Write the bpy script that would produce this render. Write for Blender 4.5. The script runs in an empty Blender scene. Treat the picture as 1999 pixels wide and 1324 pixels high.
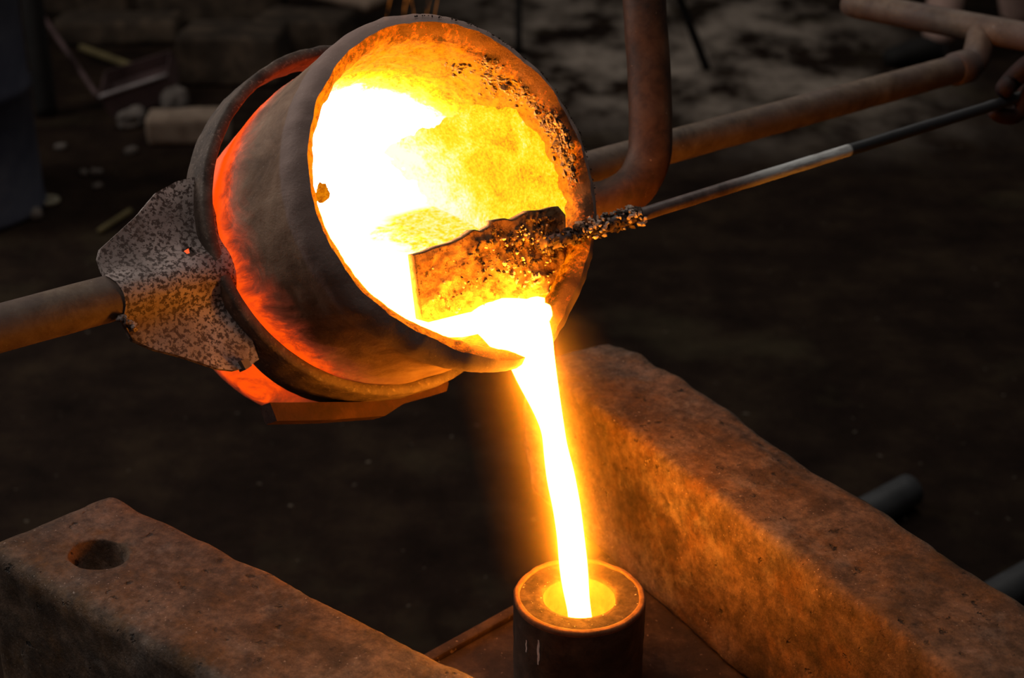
import bpy, bmesh, math, random
from mathutils import Vector, Matrix, noise
random.seed(7)
sc = bpy.context.scene
C = sc.collection
V = Vector

# ------------------------------------------------------------------ camera
FPX, PITCH, CX, CY = 3000.0, math.radians(25), 999.5, 662.0
CAM = V((0, 0, 1.256))
RT = V((1, 0, 0)); FW = V((0, math.cos(PITCH), -math.sin(PITCH))); UP = V((0, math.sin(PITCH), math.cos(PITCH)))
cam = bpy.data.cameras.new('camera'); camo = bpy.data.objects.new('camera', cam); C.objects.link(camo)
cam.sensor_width = 36; cam.lens = FPX / 1999 * 36
camo.location = CAM; camo.rotation_euler = (math.radians(90) - PITCH, 0, 0)
cam.dof.use_dof = True; cam.dof.focus_distance = 1.17; cam.dof.aperture_fstop = 7.0
cam.clip_start = .02
sc.camera = camo
# ------------------------------------------------------------------ light
w = bpy.data.worlds.new('world'); sc.world = w; w.use_nodes = True
w.node_tree.nodes['Background'].inputs[0].default_value = (1.0, .92, .86, 1)
w.node_tree.nodes['Background'].inputs[1].default_value = .020
def area(name, loc, target, size, energy, col):
    l = bpy.data.lights.new(name, 'AREA'); l.shape = 'RECTANGLE'; l.size, l.size_y = size
    l.energy = energy; l.color = col
    o = bpy.data.objects.new(name, l); C.objects.link(o); o.location = loc
    o.rotation_euler = (V(target) - V(loc)).to_track_quat('-Z', 'Y').to_euler()
    return o
area('roof_skylight', (0.9, 3.9, 4.2), (0.2, 1.8, .4), (2.2, 1.6), 24, (1, .93, .84))
area('overhead_fill', (-.7, .5, 4.2), (-.1, 1.2, .8), (1.8, 1.8), 20, (1, .92, .86))  # unseen fill added overhead to lift the crucible and upper faces
area('back_left_fill', (-3.0, 2.7, 2.5), (-.15, 1.2, .85), (1.6, 1.6), 46, (1, .93, .86))  # unseen fill added at back left to brighten the crucible shell
sc.view_settings.view_transform = 'Standard'; sc.view_settings.look = 'None'
sc.view_settings.exposure = 0; sc.view_settings.gamma = 1
sc.view_settings.use_curve_mapping = False
sc.cycles.use_denoising = True
sc.cycles.max_bounces = 5; sc.cycles.volume_bounces = 0
sc.cycles.sample_clamp_indirect = 8

# ------------------------------------------------------------------ measuring helpers (photo pixel -> world)
def ray(x, y): return FW + RT * ((x - CX) / FPX) - UP * ((y - CY) / FPX)
def at(x, y, d): return CAM + ray(x, y) * d
def onz(x, y, z):
    r = ray(x, y); return CAM + r * ((z - CAM.z) / r.z)
def onplane(x, y, p, n):
    r = ray(x, y); return CAM + r * ((V(p) - CAM).dot(n) / r.dot(n))
def proj(p):
    q = p - CAM; d = q.dot(FW); return CX + FPX * q.dot(RT) / d, CY - FPX * q.dot(UP) / d, d

# ------------------------------------------------------------------ object helpers
def tag(o, label=None, cat=None, group=None, kind=None):
    if label: o['label'] = label
    if cat: o['category'] = cat
    if group: o['group'] = group
    if kind: o['kind'] = kind
    return o
def thing(name, label, cat, loc=(0, 0, 0), group=None, mat=None):
    o = bpy.data.objects.new(name, None); C.objects.link(o); o.empty_display_size = .05
    if mat is not None: o.matrix_world = mat
    else: o.location = loc
    return tag(o, label, cat, group)
def mesh(name, verts, faces, mat, parent=None, smooth=True):
    me = bpy.data.meshes.new(name); me.from_pydata([tuple(v) for v in verts], [], faces); me.update()
    return fin(name, me, mat, parent, smooth)
def fin(name, me, mat, parent=None, smooth=True):
    if mat is not None and not me.materials: me.materials.append(mat)
    if smooth:
        for p in me.polygons: p.use_smooth = True
    o = bpy.data.objects.new(name, me); C.objects.link(o)
    if parent is not None: o.parent = parent
    return o
def put(o, parent):
    """parent while the vertices of o are given in world space"""
    o.parent = parent
    o.matrix_parent_inverse = Matrix.Translation(parent.location).inverted() if parent.matrix_world == Matrix() else parent.matrix_world.inverted()
    return o
def nz(p, s, seed=0.0): return noise.noise(V((p[0] * s + seed, p[1] * s - seed * .7, p[2] * s + seed * 1.3)))
def fbm(p, s, seed=0.0, o=3):
    r, a = 0, 1
    for i in range(o): r += a * nz(p, s, seed + i * 3.1); s *= 2.1; a *= .5
    return r
def tubegeo(pts, radii, seg=20, cap=True, rough=0, rs=60, seed=0):
    pts = [V(p) for p in pts]; n = len(pts)
    if not hasattr(radii, '__len__'): radii = [radii] * n
    t0 = (pts[1] - pts[0]).normalized()
    up = V((0, 0, 1)) if abs(t0.z) < .9 else V((1, 0, 0))
    u = t0.cross(up).normalized(); vs, fs = [], []
    for i, p in enumerate(pts):
        t = (pts[min(i + 1, n - 1)] - pts[max(i - 1, 0)]).normalized()
        u = (u - t * u.dot(t)).normalized(); v = t.cross(u)
        for k in range(seg):
            an = 2 * math.pi * k / seg; d = u * math.cos(an) + v * math.sin(an)
            q = p + d * radii[i]
            if rough: q += d * rough * fbm(q, rs, seed)
            vs.append(q)
    for i in range(n - 1):
        for k in range(seg):
            a_, b_ = i * seg + k, i * seg + (k + 1) % seg
            fs.append((a_, b_, b_ + seg, a_ + seg))
    if cap:
        fs.append(tuple(range(seg - 1, -1, -1))); fs.append(tuple(range((n - 1) * seg, n * seg)))
    return vs, fs
def line(a, b, n): return [V(a).lerp(V(b), i / n) for i in range(n + 1)]
def spline(ctrl, n):
    c = [V(p) for p in ctrl]; c = [c[0] * 2 - c[1]] + c + [c[-1] * 2 - c[-2]]; out = []
    for i in range(1, len(c) - 2):
        for k in range(n):
            t = k / n; a_, b_, d_, e_ = c[i - 1], c[i], c[i + 1], c[i + 2]
            out.append(.5 * ((2 * b_) + (d_ - a_) * t + (2 * a_ - 5 * b_ + 4 * d_ - e_) * t * t + (3 * b_ - a_ - 3 * d_ + e_) * t ** 3))
    out.append(c[-2]); return out
def rough_box(dx, dy, dz, res, bev, amp, ns, seed=0, warp=None):
    """box centred in x/y, from z=0 to dz, rounded worn edges"""
    bm = bmesh.new(); vmap = {}
    h = (dx / 2, dy / 2, dz / 2); nn = [max(2, int(round(2 * q / res))) for q in h]
    def vert(i, j, k):
        key = (i, j, k)
        if key in vmap: return vmap[key]
        p = V((-h[0] + 2 * h[0] * i / nn[0], -h[1] + 2 * h[1] * j / nn[1], -h[2] + 2 * h[2] * k / nn[2]))
        bb = bev * (1 + .6 * nz(p, 18, seed + 9))
        c = V([max(-h[q] + bb, min(h[q] - bb, p[q])) for q in range(3)]); d = p - c
        if d.length > 1e-9: d = d.normalized(); p = c + d * bb
        nrm = d if d.length > 1e-9 else V((0, 0, 1))
        if amp: p = p + nrm * amp * fbm(p, ns, seed, 4)
        p.z += h[2]
        if warp: p = warp(p)
        vmap[key] = bm.verts.new(p); return vmap[key]
    for ax in range(3):
        o1, o2 = (ax + 1) % 3, (ax + 2) % 3
        for side in (0, nn[ax]):
            for i in range(nn[o1]):
                for j in range(nn[o2]):
                    q = []
                    for di, dj in ((0, 0), (1, 0), (1, 1), (0, 1)):
                        k = [0, 0, 0]; k[ax] = side; k[o1] = i + di; k[o2] = j + dj; q.append(vert(*k))
                    if side == 0: q.reverse()
                    bm.faces.new(q)
    me = bpy.data.meshes.new('rough_box'); bm.to_mesh(me); bm.free(); return me
def prism(pts, n, th):
    """flat outline extruded by th along -n ; world points"""
    k = len(pts); vs = [V(p) for p in pts] + [V(p) - V(n) * th for p in pts]
    fs = [tuple(range(k)), tuple(range(2 * k - 1, k - 1, -1))]
    for i in range(k): fs.append((i, i + k, (i + 1) % k + k, (i + 1) % k))
    return vs, fs
def fixn(o):
    bm = bmesh.new(); bm.from_mesh(o.data); bmesh.ops.recalc_face_normals(bm, faces=bm.faces); bm.to_mesh(o.data); bm.free(); return o
def bevel(o, wd, seg=2, sub=0):
    bm = bmesh.new(); bm.from_mesh(o.data)
    bmesh.ops.recalc_face_normals(bm, faces=bm.faces)
    bmesh.ops.bevel(bm, geom=[e for e in bm.edges], offset=wd, segments=seg, affect='EDGES', profile=.6)
    bm.to_mesh(o.data); bm.free(); return o
def lumps(spots, sub=1):
    """many little rough grains joined into one mesh; spots = (pos, radius)"""
    bm0 = bmesh.new(); bmesh.ops.create_icosphere(bm0, subdivisions=sub, radius=1)
    bv = [v.co.copy() for v in bm0.verts]; bf = [[v.index for v in f.verts] for f in bm0.faces]; bm0.free()
    vs, fs = [], []
    for p, r in spots:
        o = len(vs); sx = [random.uniform(.6, 1.3) for _ in range(3)]
        for v in bv:
            k = 1 + .45 * random.uniform(-1, 1)
            vs.append(V(p) + V((v.x * sx[0], v.y * sx[1], v.z * sx[2])) * r * k)
        fs += [tuple(o + i for i in f) for f in bf]
    return vs, fs
def cut(o, cutter):
    m = o.modifiers.new('hole', 'BOOLEAN'); m.operation = 'DIFFERENCE'; m.object = cutter; m.solver = 'EXACT'
    dg = bpy.context.evaluated_depsgraph_get(); dg.update()
    me = bpy.data.meshes.new_from_object(o.evaluated_get(dg)); o.modifiers.clear(); o.data = me
    bpy.data.objects.remove(cutter)

# ------------------------------------------------------------------ materials
class NT:
    def __init__(s, name):
        s.m = bpy.data.materials.new(name); s.m.use_nodes = True; s.t = s.m.node_tree; s.t.nodes.clear()
        s.out = s.n('ShaderNodeOutputMaterial'); s.tc = s.n('ShaderNodeTexCoord')
    def n(s, t, **kw):
        x = s.t.nodes.new(t)
        for k, v in kw.items(): setattr(x, k, v)
        return x
    def l(s, a, b): s.t.links.new(a, b)
    def noise(s, scale, detail=6, rough=.6, co=None, dist=0):
        x = s.n('ShaderNodeTexNoise'); x.inputs['Scale'].default_value = scale; x.inputs['Detail'].default_value = detail
        x.inputs['Roughness'].default_value = rough; x.inputs['Distortion'].default_value = dist
        s.l(co or s.tc.outputs['Object'], x.inputs['Vector']); return x.outputs['Fac']
    def ramp(s, fac, stops, interp='LINEAR'):
        x = s.n('ShaderNodeValToRGB'); x.color_ramp.interpolation = interp; e = x.color_ramp.elements
        while len(e) < len(stops): e.new(.5)
        for i, (p, c) in enumerate(stops):
            e[i].position = p; e[i].color = (c, c, c, 1) if not hasattr(c, '__len__') else (*c, 1)
        s.l(fac, x.inputs['Fac']); return x.outputs['Color']
    def math(s, op, a, b=None, clamp=False):
        x = s.n('ShaderNodeMath', operation=op, use_clamp=clamp)
        for i, q in enumerate((a, b)):
            if q is None: continue
            if isinstance(q, (int, float)): x.inputs[i].default_value = q
            else: s.l(q, x.inputs[i])
        return x.outputs[0]
    def rng(s, v, a, b, c=0, d=1, smooth=True):
        x = s.n('ShaderNodeMapRange', interpolation_type='SMOOTHSTEP' if smooth else 'LINEAR')
        s.l(v, x.inputs['Value'])
        for nme, q in zip(('From Min', 'From Max', 'To Min', 'To Max'), (a, b, c, d)): x.inputs[nme].default_value = q
        return x.outputs['Result']
    def mix(s, f, a, b, mode='MIX'):
        x = s.n('ShaderNodeMix', data_type='RGBA', blend_type=mode)
        if isinstance(f, (int, float)): x.inputs[0].default_value = f
        else: s.l(f, x.inputs[0])
        for i, q in ((6, a), (7, b)):
            if hasattr(q, '__len__'): x.inputs[i].default_value = (*q, 1)
            else: s.l(q, x.inputs[i])
        return x.outputs[2]
    def xyz(s, co=None):
        x = s.n('ShaderNodeSeparateXYZ'); s.l(co or s.tc.outputs['Object'], x.inputs[0]); return x.outputs
    def mapping(s, scale=(1, 1, 1), rot=(0, 0, 0)):
        x = s.n('ShaderNodeMapping'); x.inputs['Scale'].default_value = scale; x.inputs['Rotation'].default_value = rot
        s.l(s.tc.outputs['Object'], x.inputs['Vector']); return x.outputs[0]
    def bump(s, h, strength, dist=.002, nrm=None):
        x = s.n('ShaderNodeBump'); x.inputs['Strength'].default_value = strength; x.inputs['Distance'].default_value = dist
        s.l(h, x.inputs['Height'])
        if nrm is not None: s.l(nrm, x.inputs['Normal'])
        return x.outputs[0]
    def bsdf(s, col, rough=.8, metal=0, nrm=None, em=None, ems=1.0, spec=.3):
        b = s.n('ShaderNodeBsdfPrincipled')
        if hasattr(col, '__len__'): b.inputs['Base Color'].default_value = (*col, 1)
        else: s.l(col, b.inputs['Base Color'])
        if isinstance(rough, (int, float)): b.inputs['Roughness'].default_value = rough
        else: s.l(rough, b.inputs['Roughness'])
        b.inputs['Metallic'].default_value = metal; b.inputs['Specular IOR Level'].default_value = spec
        if nrm is not None: s.l(nrm, b.inputs['Normal'])
        if em is not None:
            if hasattr(em, '__len__'): b.inputs['Emission Color'].default_value = (*em, 1)
            else: s.l(em, b.inputs['Emission Color'])
            b.inputs['Emission Strength'].default_value = ems
        s.l(b.outputs[0], s.out.inputs['Surface']); return s.m
def rusty(name, stops, scale, rough=.75, bump=.5, bscale=120, bdist=.0015, speck=None, spos=(.66, .72), sscale=260, big=None, metal=0, spec=.35):
    s = NT(name); c = s.ramp(s.noise(scale, 9, .68, dist=.3), stops)
    if big: c = s.mix(s.ramp(s.noise(big[0], 5, .6), [(.42, 0), (.62, 1)]), c, big[1])
    h = s.noise(bscale, 8, .7)
    if speck:
        m = s.ramp(s.noise(sscale, 3, .6), [(spos[0], 0), (spos[1], 1)]); c = s.mix(m, c, speck)
    return s.bsdf(c, rough, metal, s.bump(h, bump, bdist), spec=spec)

M_beam = None
def beam_mat(name):
    s = NT(name)
    c = s.ramp(s.noise(14, 10, .7, dist=.4), [(.28, (.04, .025, .017)), (.44, (.13, .075, .045)), (.58, (.25, .15, .095)), (.76, (.40, .27, .20))])
    c = s.mix(s.ramp(s.noise(22, 6, .7), [(.5, 0), (.66, .8)]), c, (.19, .085, .022))
    c = s.mix(s.ramp(s.noise(9, 7, .75), [(.52, 0), (.68, .8)]), c, (.36, .285, .24))
    c = s.mix(1.0, c, s.ramp(s.noise(90, 8, .8), [(.34, .34), (.5, .84), (.64, 1.32)]), 'MULTIPLY')
    pits = s.ramp(s.noise(75, 4, .6), [(.28, 1), (.36, 0)])
    c = s.mix(pits, c, (.03, .02, .015))
    c = s.mix(s.math('MULTIPLY', s.ramp(s.noise(420, 2, .5), [(.68, 0), (.73, .8)]), s.rng(s.noise(13, 4, .6), .42, .62)), c, (.75, .6, .5))
    h = s.math('ADD', s.noise(60, 9, .75), s.math('MULTIPLY', pits, -.6))
    return s.bsdf(c, s.ramp(s.noise(40, 4), [(.3, .55), (.7, .85)]), 0, s.bump(h, 1.0, .0045), spec=.4)
M_beam = beam_mat('cast_iron_rust')
M_pipe = rusty('brown_pipe_steel', [(.3, (.07, .045, .032)), (.5, (.17, .115, .08)), (.7, (.26, .195, .145))], 38, .6, .45, 160, .0008, speck=(.4, .33, .3), spos=(.7, .76), sscale=200, big=(9, (.12, .08, .07)))
M_bail = rusty('red_brown_pipe', [(.3, (.03, .013, .007)), (.5, (.085, .036, .017)), (.72, (.16, .075, .038))], 40, .6, .45, 170, .0008, speck=(.35, .22, .15), spos=(.7, .78), sscale=170)
M_scale = None
def scale_mat():
    s = NT('flaking_mill_scale')
    m = s.ramp(s.noise(300, 4, .65, dist=.2), [(.44, 0), (.52, 1)])
    big = s.rng(s.noise(16, 3, .5), .4, .6)
    m2 = s.math('MULTIPLY', m, s.math('ADD', s.math('MULTIPLY', big, .55), .45))
    c = s.mix(m2, (.10, .068, .058), (.66, .54, .50))
    c = s.mix(s.ramp(s.noise(30, 5), [(.55, 0), (.7, .6)]), c, (.15, .085, .06))
    return s.bsdf(c, .62, 0, s.bump(m, .35, .0008), spec=.4)
M_scale = scale_mat()
M_band = rusty('burnt_band_steel', [(.3, (.05, .034, .028)), (.5, (.13, .09, .07)), (.72, (.24, .17, .13))], 45, .65, .7, 190, .0015, speck=(.27, .2, .16), spos=(.58, .68), sscale=300)
M_rod = None
def rod_mat():
    s = NT('bare_and_black_rod'); z = s.xyz()[2]    # rod runs along local z from the blade
    bare = s.math('MULTIPLY', s.rng(z, .17, .27), s.rng(z, .345, .35, 1, 0))
    n = s.noise(120, 6, .7, co=s.mapping((1, 1, .12)))
    bare = s.math('MULTIPLY', bare, s.ramp(n, [(.36, .25), (.52, 1)]), True)
    c = s.ramp(s.noise(70, 7, .7), [(.3, (.045, .03, .028)), (.55, (.15, .10, .09)), (.75, (.24, .16, .13))])
    c = s.mix(s.rng(z, .345, .35), c, (.035, .036, .04)); c = s.mix(bare, c, (.78, .80, .79))  # rod colour turns black beyond the bare stretch
    return s.bsdf(c, .48, 0, s.bump(s.noise(150, 5), .3, .0006), spec=.5)
M_rod = rod_mat()
def blade_mat():
    s = NT('slag_crusted_blade')
    n = s.noise(55, 10, .75, dist=.5)
    c = s.ramp(n, [(.3, (.09, .05, .03)), (.45, (.30, .16, .075)), (.6, (.5, .31, .16)), (.75, (.65, .48, .32))])
    c = s.mix(s.ramp(s.noise(120, 5, .7), [(.35, 1), (.45, 0)]), c, (.06, .035, .025))
    h = s.noise(140, 8, .75)
    return s.bsdf(c, .85, 0, s.bump(h, 1.0, .004), spec=.2)
M_blade = blade_mat()
M_crumb = rusty('pale_slag_crumbs', [(.3, (.30, .20, .15)), (.5, (.6, .47, .38)), (.7, (.8, .68, .58))], 160, .8, .3, 300, .0005)
M_crust = rusty('dark_slag_crust', [(.3, (.012, .009, .008)), (.5, (.05, .032, .024)), (.7, (.2, .14, .1))], 120, .7, .6, 260, .001)
def shell_mat():
    s = NT('clay_graphite_shell'); x, y, z = s.xyz()
    st = s.noise(30, 8, .7, co=s.mapping((1, 1, .35)), dist=.6)
    c = s.ramp(st, [(.3, (.15, .088, .056)), (.5, (.33, .20, .13)), (.7, (.46, .31, .215))])
    c = s.mix(s.ramp(s.noise(11, 6, .7, co=s.mapping((1, 1, .5))), [(.5, 0), (.66, .6)]), c, (.18, .085, .038))
    c = s.mix(s.rng(s.math('ADD', z, s.math('MULTIPLY', s.math('SUBTRACT', s.noise(25, 4), .5), .012)), -.026, -.018, 0, .8), c, (.34, .24, .215))
    c = s.mix(s.ramp(s.noise(520, 2), [(.68, 0), (.74, .6)]), c, (.6, .5, .44))
    # dull red heat in the wall where the charge sits
    heat = s.rng(z, -.055, -.145)
    heat = s.math('MULTIPLY', heat, s.rng(s.math('ADD', s.math('MULTIPLY', x, -.55), s.math('MULTIPLY', y, .9)), -.13, -.02, .1, 1))
    streak = s.noise(26, 9, .78, co=s.mapping((1, 1, .55)), dist=1.2)
    t = s.math('ADD', heat, s.math('MULTIPLY', s.math('SUBTRACT', streak, .52), s.math('MULTIPLY', s.rng(heat, 0, .35, 0, 1), s.math('ADD', s.rng(z, -.12, -.145, 1.7, .6), s.rng(z, -.19, -.25, 0, 1.0)))), True)
    t = s.math('MULTIPLY', t, s.rng(z, -.32, -.25, .0, 1))
    em = s.ramp(t, [(.12, (0, 0, 0)), (.40, (.05, .007, .003)), (.65, (.17, .018, .006)), (.85, (.5, .036, .004)), (.99, (1.0, .075, .002))])
    return s.bsdf(c, .7, 0, s.bump(s.math('ADD', s.noise(160, 7, .7), st), .5, .0015), em, 1.1, spec=.3)
M_shell = shell_mat()
def lining_mat():
    s = NT('glowing_lining'); x, y, z = s.xyz()
    n = s.noise(42, 9, .74, dist=1.0); n2 = s.noise(15, 4, .6)
    d = s.math('ADD', s.rng(z, -.001, -.15, 0, .9, False), s.math('MULTIPLY', s.math('SUBTRACT', n, .5), .36))
    d = s.math('ADD', d, s.math('MULTIPLY', s.math('SUBTRACT', s.noise(260, 5, .8), .5), .22))
    d = s.math('ADD', d, s.math('MULTIPLY', s.math('SUBTRACT', n2, .5), .16))
    d = s.math('ADD', d, s.rng(x, .02, -.10, 0, .10))
    em = s.ramp(d, [(.015, (0, 0, 0)), (.05, (.40, .05, 0)), (.10, (.95, .19, .001)), (.42, (1.0, .34, .003)), (.58, (1.0, .62, .006)), (.70, (1.0, .9, .1)), (.80, (1, 1, .8))])
    boost = s.mix(1.0, s.ramp(d, [(.5, .10), (.75, .2), (.98, 1)]), s.ramp(s.noise(150, 9, .85), [(.36, .12), (.5, .95), (.62, 1.25)]), 'MULTIPLY')
    em2 = s.mix(1.0, em, boost, 'MULTIPLY')
    x_ = s.n('ShaderNodeVectorMath', operation='SCALE'); s.l(em2, x_.inputs[0]); x_.inputs[3].default_value = 12
    c = s.ramp(s.noise(48, 9, .78, dist=.6), [(.32, (.006, .004, .003)), (.46, (.030, .020, .014)), (.6, (.055, .036, .024)), (.75, (.09, .062, .042))])
    c = s.mix(s.rng(s.math('ADD', z, s.math('MULTIPLY', s.math('SUBTRACT', n, .5), .020)), -.010, -.001), c, (.15, .085, .055))
    return s.bsdf(c, .95, 0, s.bump(s.noise(140, 9, .82), 1.0, .005), x_.outputs[0], 1.0, spec=.05)
M_lining = lining_mat()
def skin_mat():
    s = NT('yellow_hot_slag_skin'); x, y, z = s.xyz()
    n = s.noise(300, 7, .9); n2 = s.noise(22, 5, .65, dist=.8)
    f = s.math('ADD', s.math('MULTIPLY', n, .9), s.math('MULTIPLY', n2, .55))
    f = s.math('SUBTRACT', f, .01)
    f = s.math('ADD', f, s.rng(z, -.10, -.21, -.02, .22))
    em = s.ramp(f, [(.50, (.55, .10, .004)), (.58, (.9, .36, .006)), (.66, (1, .66, .004)), (.76, (1, .87, .02)), (.86, (1, .97, .35)), (.94, (1, 1, .85))])
    return s.bsdf((.012, .009, .005), .95, 0, s.bump(n, .6, .002), em, .97, spec=.02)
M_skin = skin_mat()
def molten_mat(name, dross):
    s = NT(name)
    hot = (1, .30, .0135)
    if dross:
        x, y, z = s.xyz()
        n = s.noise(60, 8, .75, dist=.6)
        k = s.math('ADD', s.rng(x, -.02, .09, -.3, .95), s.math('MULTIPLY', s.math('SUBTRACT', s.noise(26, 6, .75, dist=.8), .5), 2.0), True)
        k = s.math('MULTIPLY', k, s.rng(z, -.235, -.19))
        k = s.math('MULTIPLY', k, s.rng(s.math('ADD', y, s.math('MULTIPLY', x, -.2)), -.075, -.045))
        c = s.mix(s.rng(k, .25, .6), tuple(q * 86 for q in hot), s.ramp(s.noise(190, 6, .8), [(.36, (.95, .55, .005)), (.48, (1, .87, .02)), (.60, (1, .98, .5)), (.7, (1.2, 1.1, .9))]))
        e = s.n('ShaderNodeEmission'); s.l(c, e.inputs[0]); e.inputs[1].default_value = 1
    else:
        e = s.n('ShaderNodeEmission'); e.inputs[0].default_value = (*hot, 1); e.inputs[1].default_value = 86
    s.l(e.outputs[0], s.out.inputs['Surface']); return s.m
M_pool = molten_mat('molten_pool', True); M_stream = molten_mat('molten_stream', False)
def floor_mat():
    s = NT('grimy_foundry_floor')
    c = s.ramp(s.noise(6, 9, .7), [(.3, (.007, .004, .003)), (.5, (.017, .010, .007)), (.7, (.034, .022, .013))])
    x, y, z = s.xyz()
    # worn pale cement showing through the dirt far behind the crucible
    pale = s.math('MULTIPLY', s.rng(y, 3.6, 4.6), s.math('MULTIPLY', s.rng(x, -.5, .3), s.rng(x, 1.5, .9)))
    pt = s.noise(3.2, 7, .62, co=s.mapping((1.3, .75, 1)))
    pale = s.math('MULTIPLY', pale, s.ramp(pt, [(.42, 0), (.62, 1)]))
    c = s.mix(pale, c, (.36, .30, .25))
    c = s.mix(s.ramp(s.noise(2.1, 6, .6), [(.55, 0), (.7, .6)]), c, (.06, .048, .026))
    c = s.mix(s.ramp(s.noise(45, 3, .5), [(.70, 0), (.78, .7)]), c, (.2, .17, .13))
    return s.bsdf(c, .85, 0, s.bump(s.noise(30, 8, .7), .5, .01), spec=.06)
M_floor = floor_mat()
M_sand = rusty('baked_mould_face', [(.3, (.012, .008, .005)), (.5, (.05, .031, .019)), (.72, (.11, .07, .042))], 90, .9, .8, 220, .0015, speck=(.45, .36, .28), spos=(.68, .74), sscale=300)
M_cup = rusty('pale_cup_lining', [(.3, (.06, .042, .022)), (.6, (.11, .08, .045))], 50, .9, .4, 160, .001)
M_sleeve = rusty('mould_sleeve_steel', [(.3, (.025, .018, .013)), (.5, (.05, .036, .026)), (.72, (.10, .07, .05))], 50, .7, .5, 160, .001)
M_slab = rusty('rusty_slab', [(.3, (.016, .009, .006)), (.5, (.05, .026, .014)), (.72, (.12, .07, .038))], 30, .8, .7, 120, .002, speck=(.3, .2, .14), spos=(.66, .72), sscale=180)
M_chalk = rusty('chalk', [(.3, (.5, .48, .45)), (.7, (.8, .78, .75))], 200, .9, .2)
M_blue = rusty('blue_grey_paint', [(.3, (.022, .026, .046)), (.5, (.045, .05, .075)), (.7, (.08, .085, .11))], 5, .6, .3, 40, .002)
M_black = rusty('black_grime', [(.3, (.006, .006, .006)), (.7, (.018, .016, .015))], 12, .8, .3, 60)
M_brick = rusty('dusty_firebrick', [(.3, (.15, .105, .075)), (.5, (.27, .2, .15)), (.7, (.38, .30, .23))], 14, .95, .6, 60, .003)
M_stone = rusty('pale_stone', [(.3, (.06, .05, .044)), (.6, (.16, .135, .12))], 18, .9, .5, 60, .003)
M_timber = rusty('sooty_timber', [(.3, (.018, .012, .008)), (.5, (.052, .036, .024)), (.7, (.13, .09, .06))], 9, .9, .5, 60, .003)
M_timber2 = rusty('pale_dusty_board', [(.3, (.14, .1, .075)), (.6, (.30, .22, .165))], 7, .9, .5, 60, .003)
M_scoop = rusty('maroon_scoop_steel', [(.3, (.035, .02, .02)), (.6, (.085, .05, .05))], 12, .6, .4, 60)
M_edge = rusty('worn_bright_steel', [(.3, (.18, .15, .15)), (.6, (.33, .29, .29))], 20, .5, .3, 60)
M_stick = rusty('ochre_stick', [(.3, (.09, .07, .03)), (.6, (.17, .135, .06))], 12, .9, .3)
M_grey = rusty('grey_galvanised', [(.3, (.035, .037, .04)), (.6, (.07, .073, .077))], 10, .45, .2)
M_ringlet = rusty('pale_ringlet', [(.3, (.15, .14, .1)), (.6, (.27, .25, .18))], 20, .7, .3)

# ------------------------------------------------------------------ frame of the tilted crucible
ZS = .45                                   # top of the slab the mould stands on
HS = V((.777, .63, 0)).normalized()        # direction of the carrying shank
HP = V((HS.y, -HS.x, 0))                   # pouring direction
TH = math.radians(59)
AX = V((0, 0, 1)) * math.cos(TH) + HP * math.sin(TH)   # out of the mouth
BX = -HS.cross(AX)                         # up inside the mouth
CRIM = at(876, 358, 1.18) + HS * .007; CRING = CRIM - AX * .15
ZL = CAM.z - .490                          # level of the melt
M4 = Matrix((( HS.x, BX.x, AX.x, CRIM.x), (HS.y, BX.y, AX.y, CRIM.y), (HS.z, BX.z, AX.z, CRIM.z), (0, 0, 0, 1)))
if M4.to_3x3().determinant() < 0: raise RuntimeError('frame is mirrored')
M4I = M4.inverted()
def loc(p): return M4I @ V(p)
def glob(x, y, z): return M4 @ V((x, y, z))

# ------------------------------------------------------------------ floor and slab
fl = mesh('floor', [(-6, -3, 0), (7, -3, 0), (7, 9, 0), (-6, 9, 0)], [(0, 1, 2, 3)], M_floor, smooth=False); fl['kind'] = 'structure'

# right beam
bdir = (onz(1440, 1324, ZS) - onz(1060, 985, ZS)).normalized(); bnrm = V((-bdir.y, bdir.x, 0))
BW, BH, BL = .106, .152, 1.0
e0 = onz(1035, 950, ZS)                          # far lower corner on the lit face
p1 = onz(1270, 1170, ZS); s0 = (onz(1190, 645, ZS + BH) - p1).dot(bdir)
bc = p1 + bdir * (s0 + BL / 2 - .002) + bnrm * (BW / 2)
beam_r = thing('iron_bar', 'heavy rusty iron beam with orange-lit face, right of the mould', 'beam', (bc.x, bc.y, ZS))
beam_r.rotation_euler.z = math.atan2(bdir.y, bdir.x)
def chip_r(p):
    if p.x < -BL / 2 + .12: p.z -= max(0, (-BL / 2 + .12 - p.x)) ** 2 * (.9 if p.z > BH / 2 else -.9 * 0) ; 
    if p.z < .05 and p.x < -BL / 2 + .06: p.x += (.05 - p.z) * .35
    if p.y > BW * .3: p.z += .004 * nz(p, 9, 4); p.y += .004 * nz(p, 14, 2)
    return p
fin('bar_body', rough_box(BL, BW, BH, .006, .009, .0022, 26, 3, chip_r), M_beam, beam_r)
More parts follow.
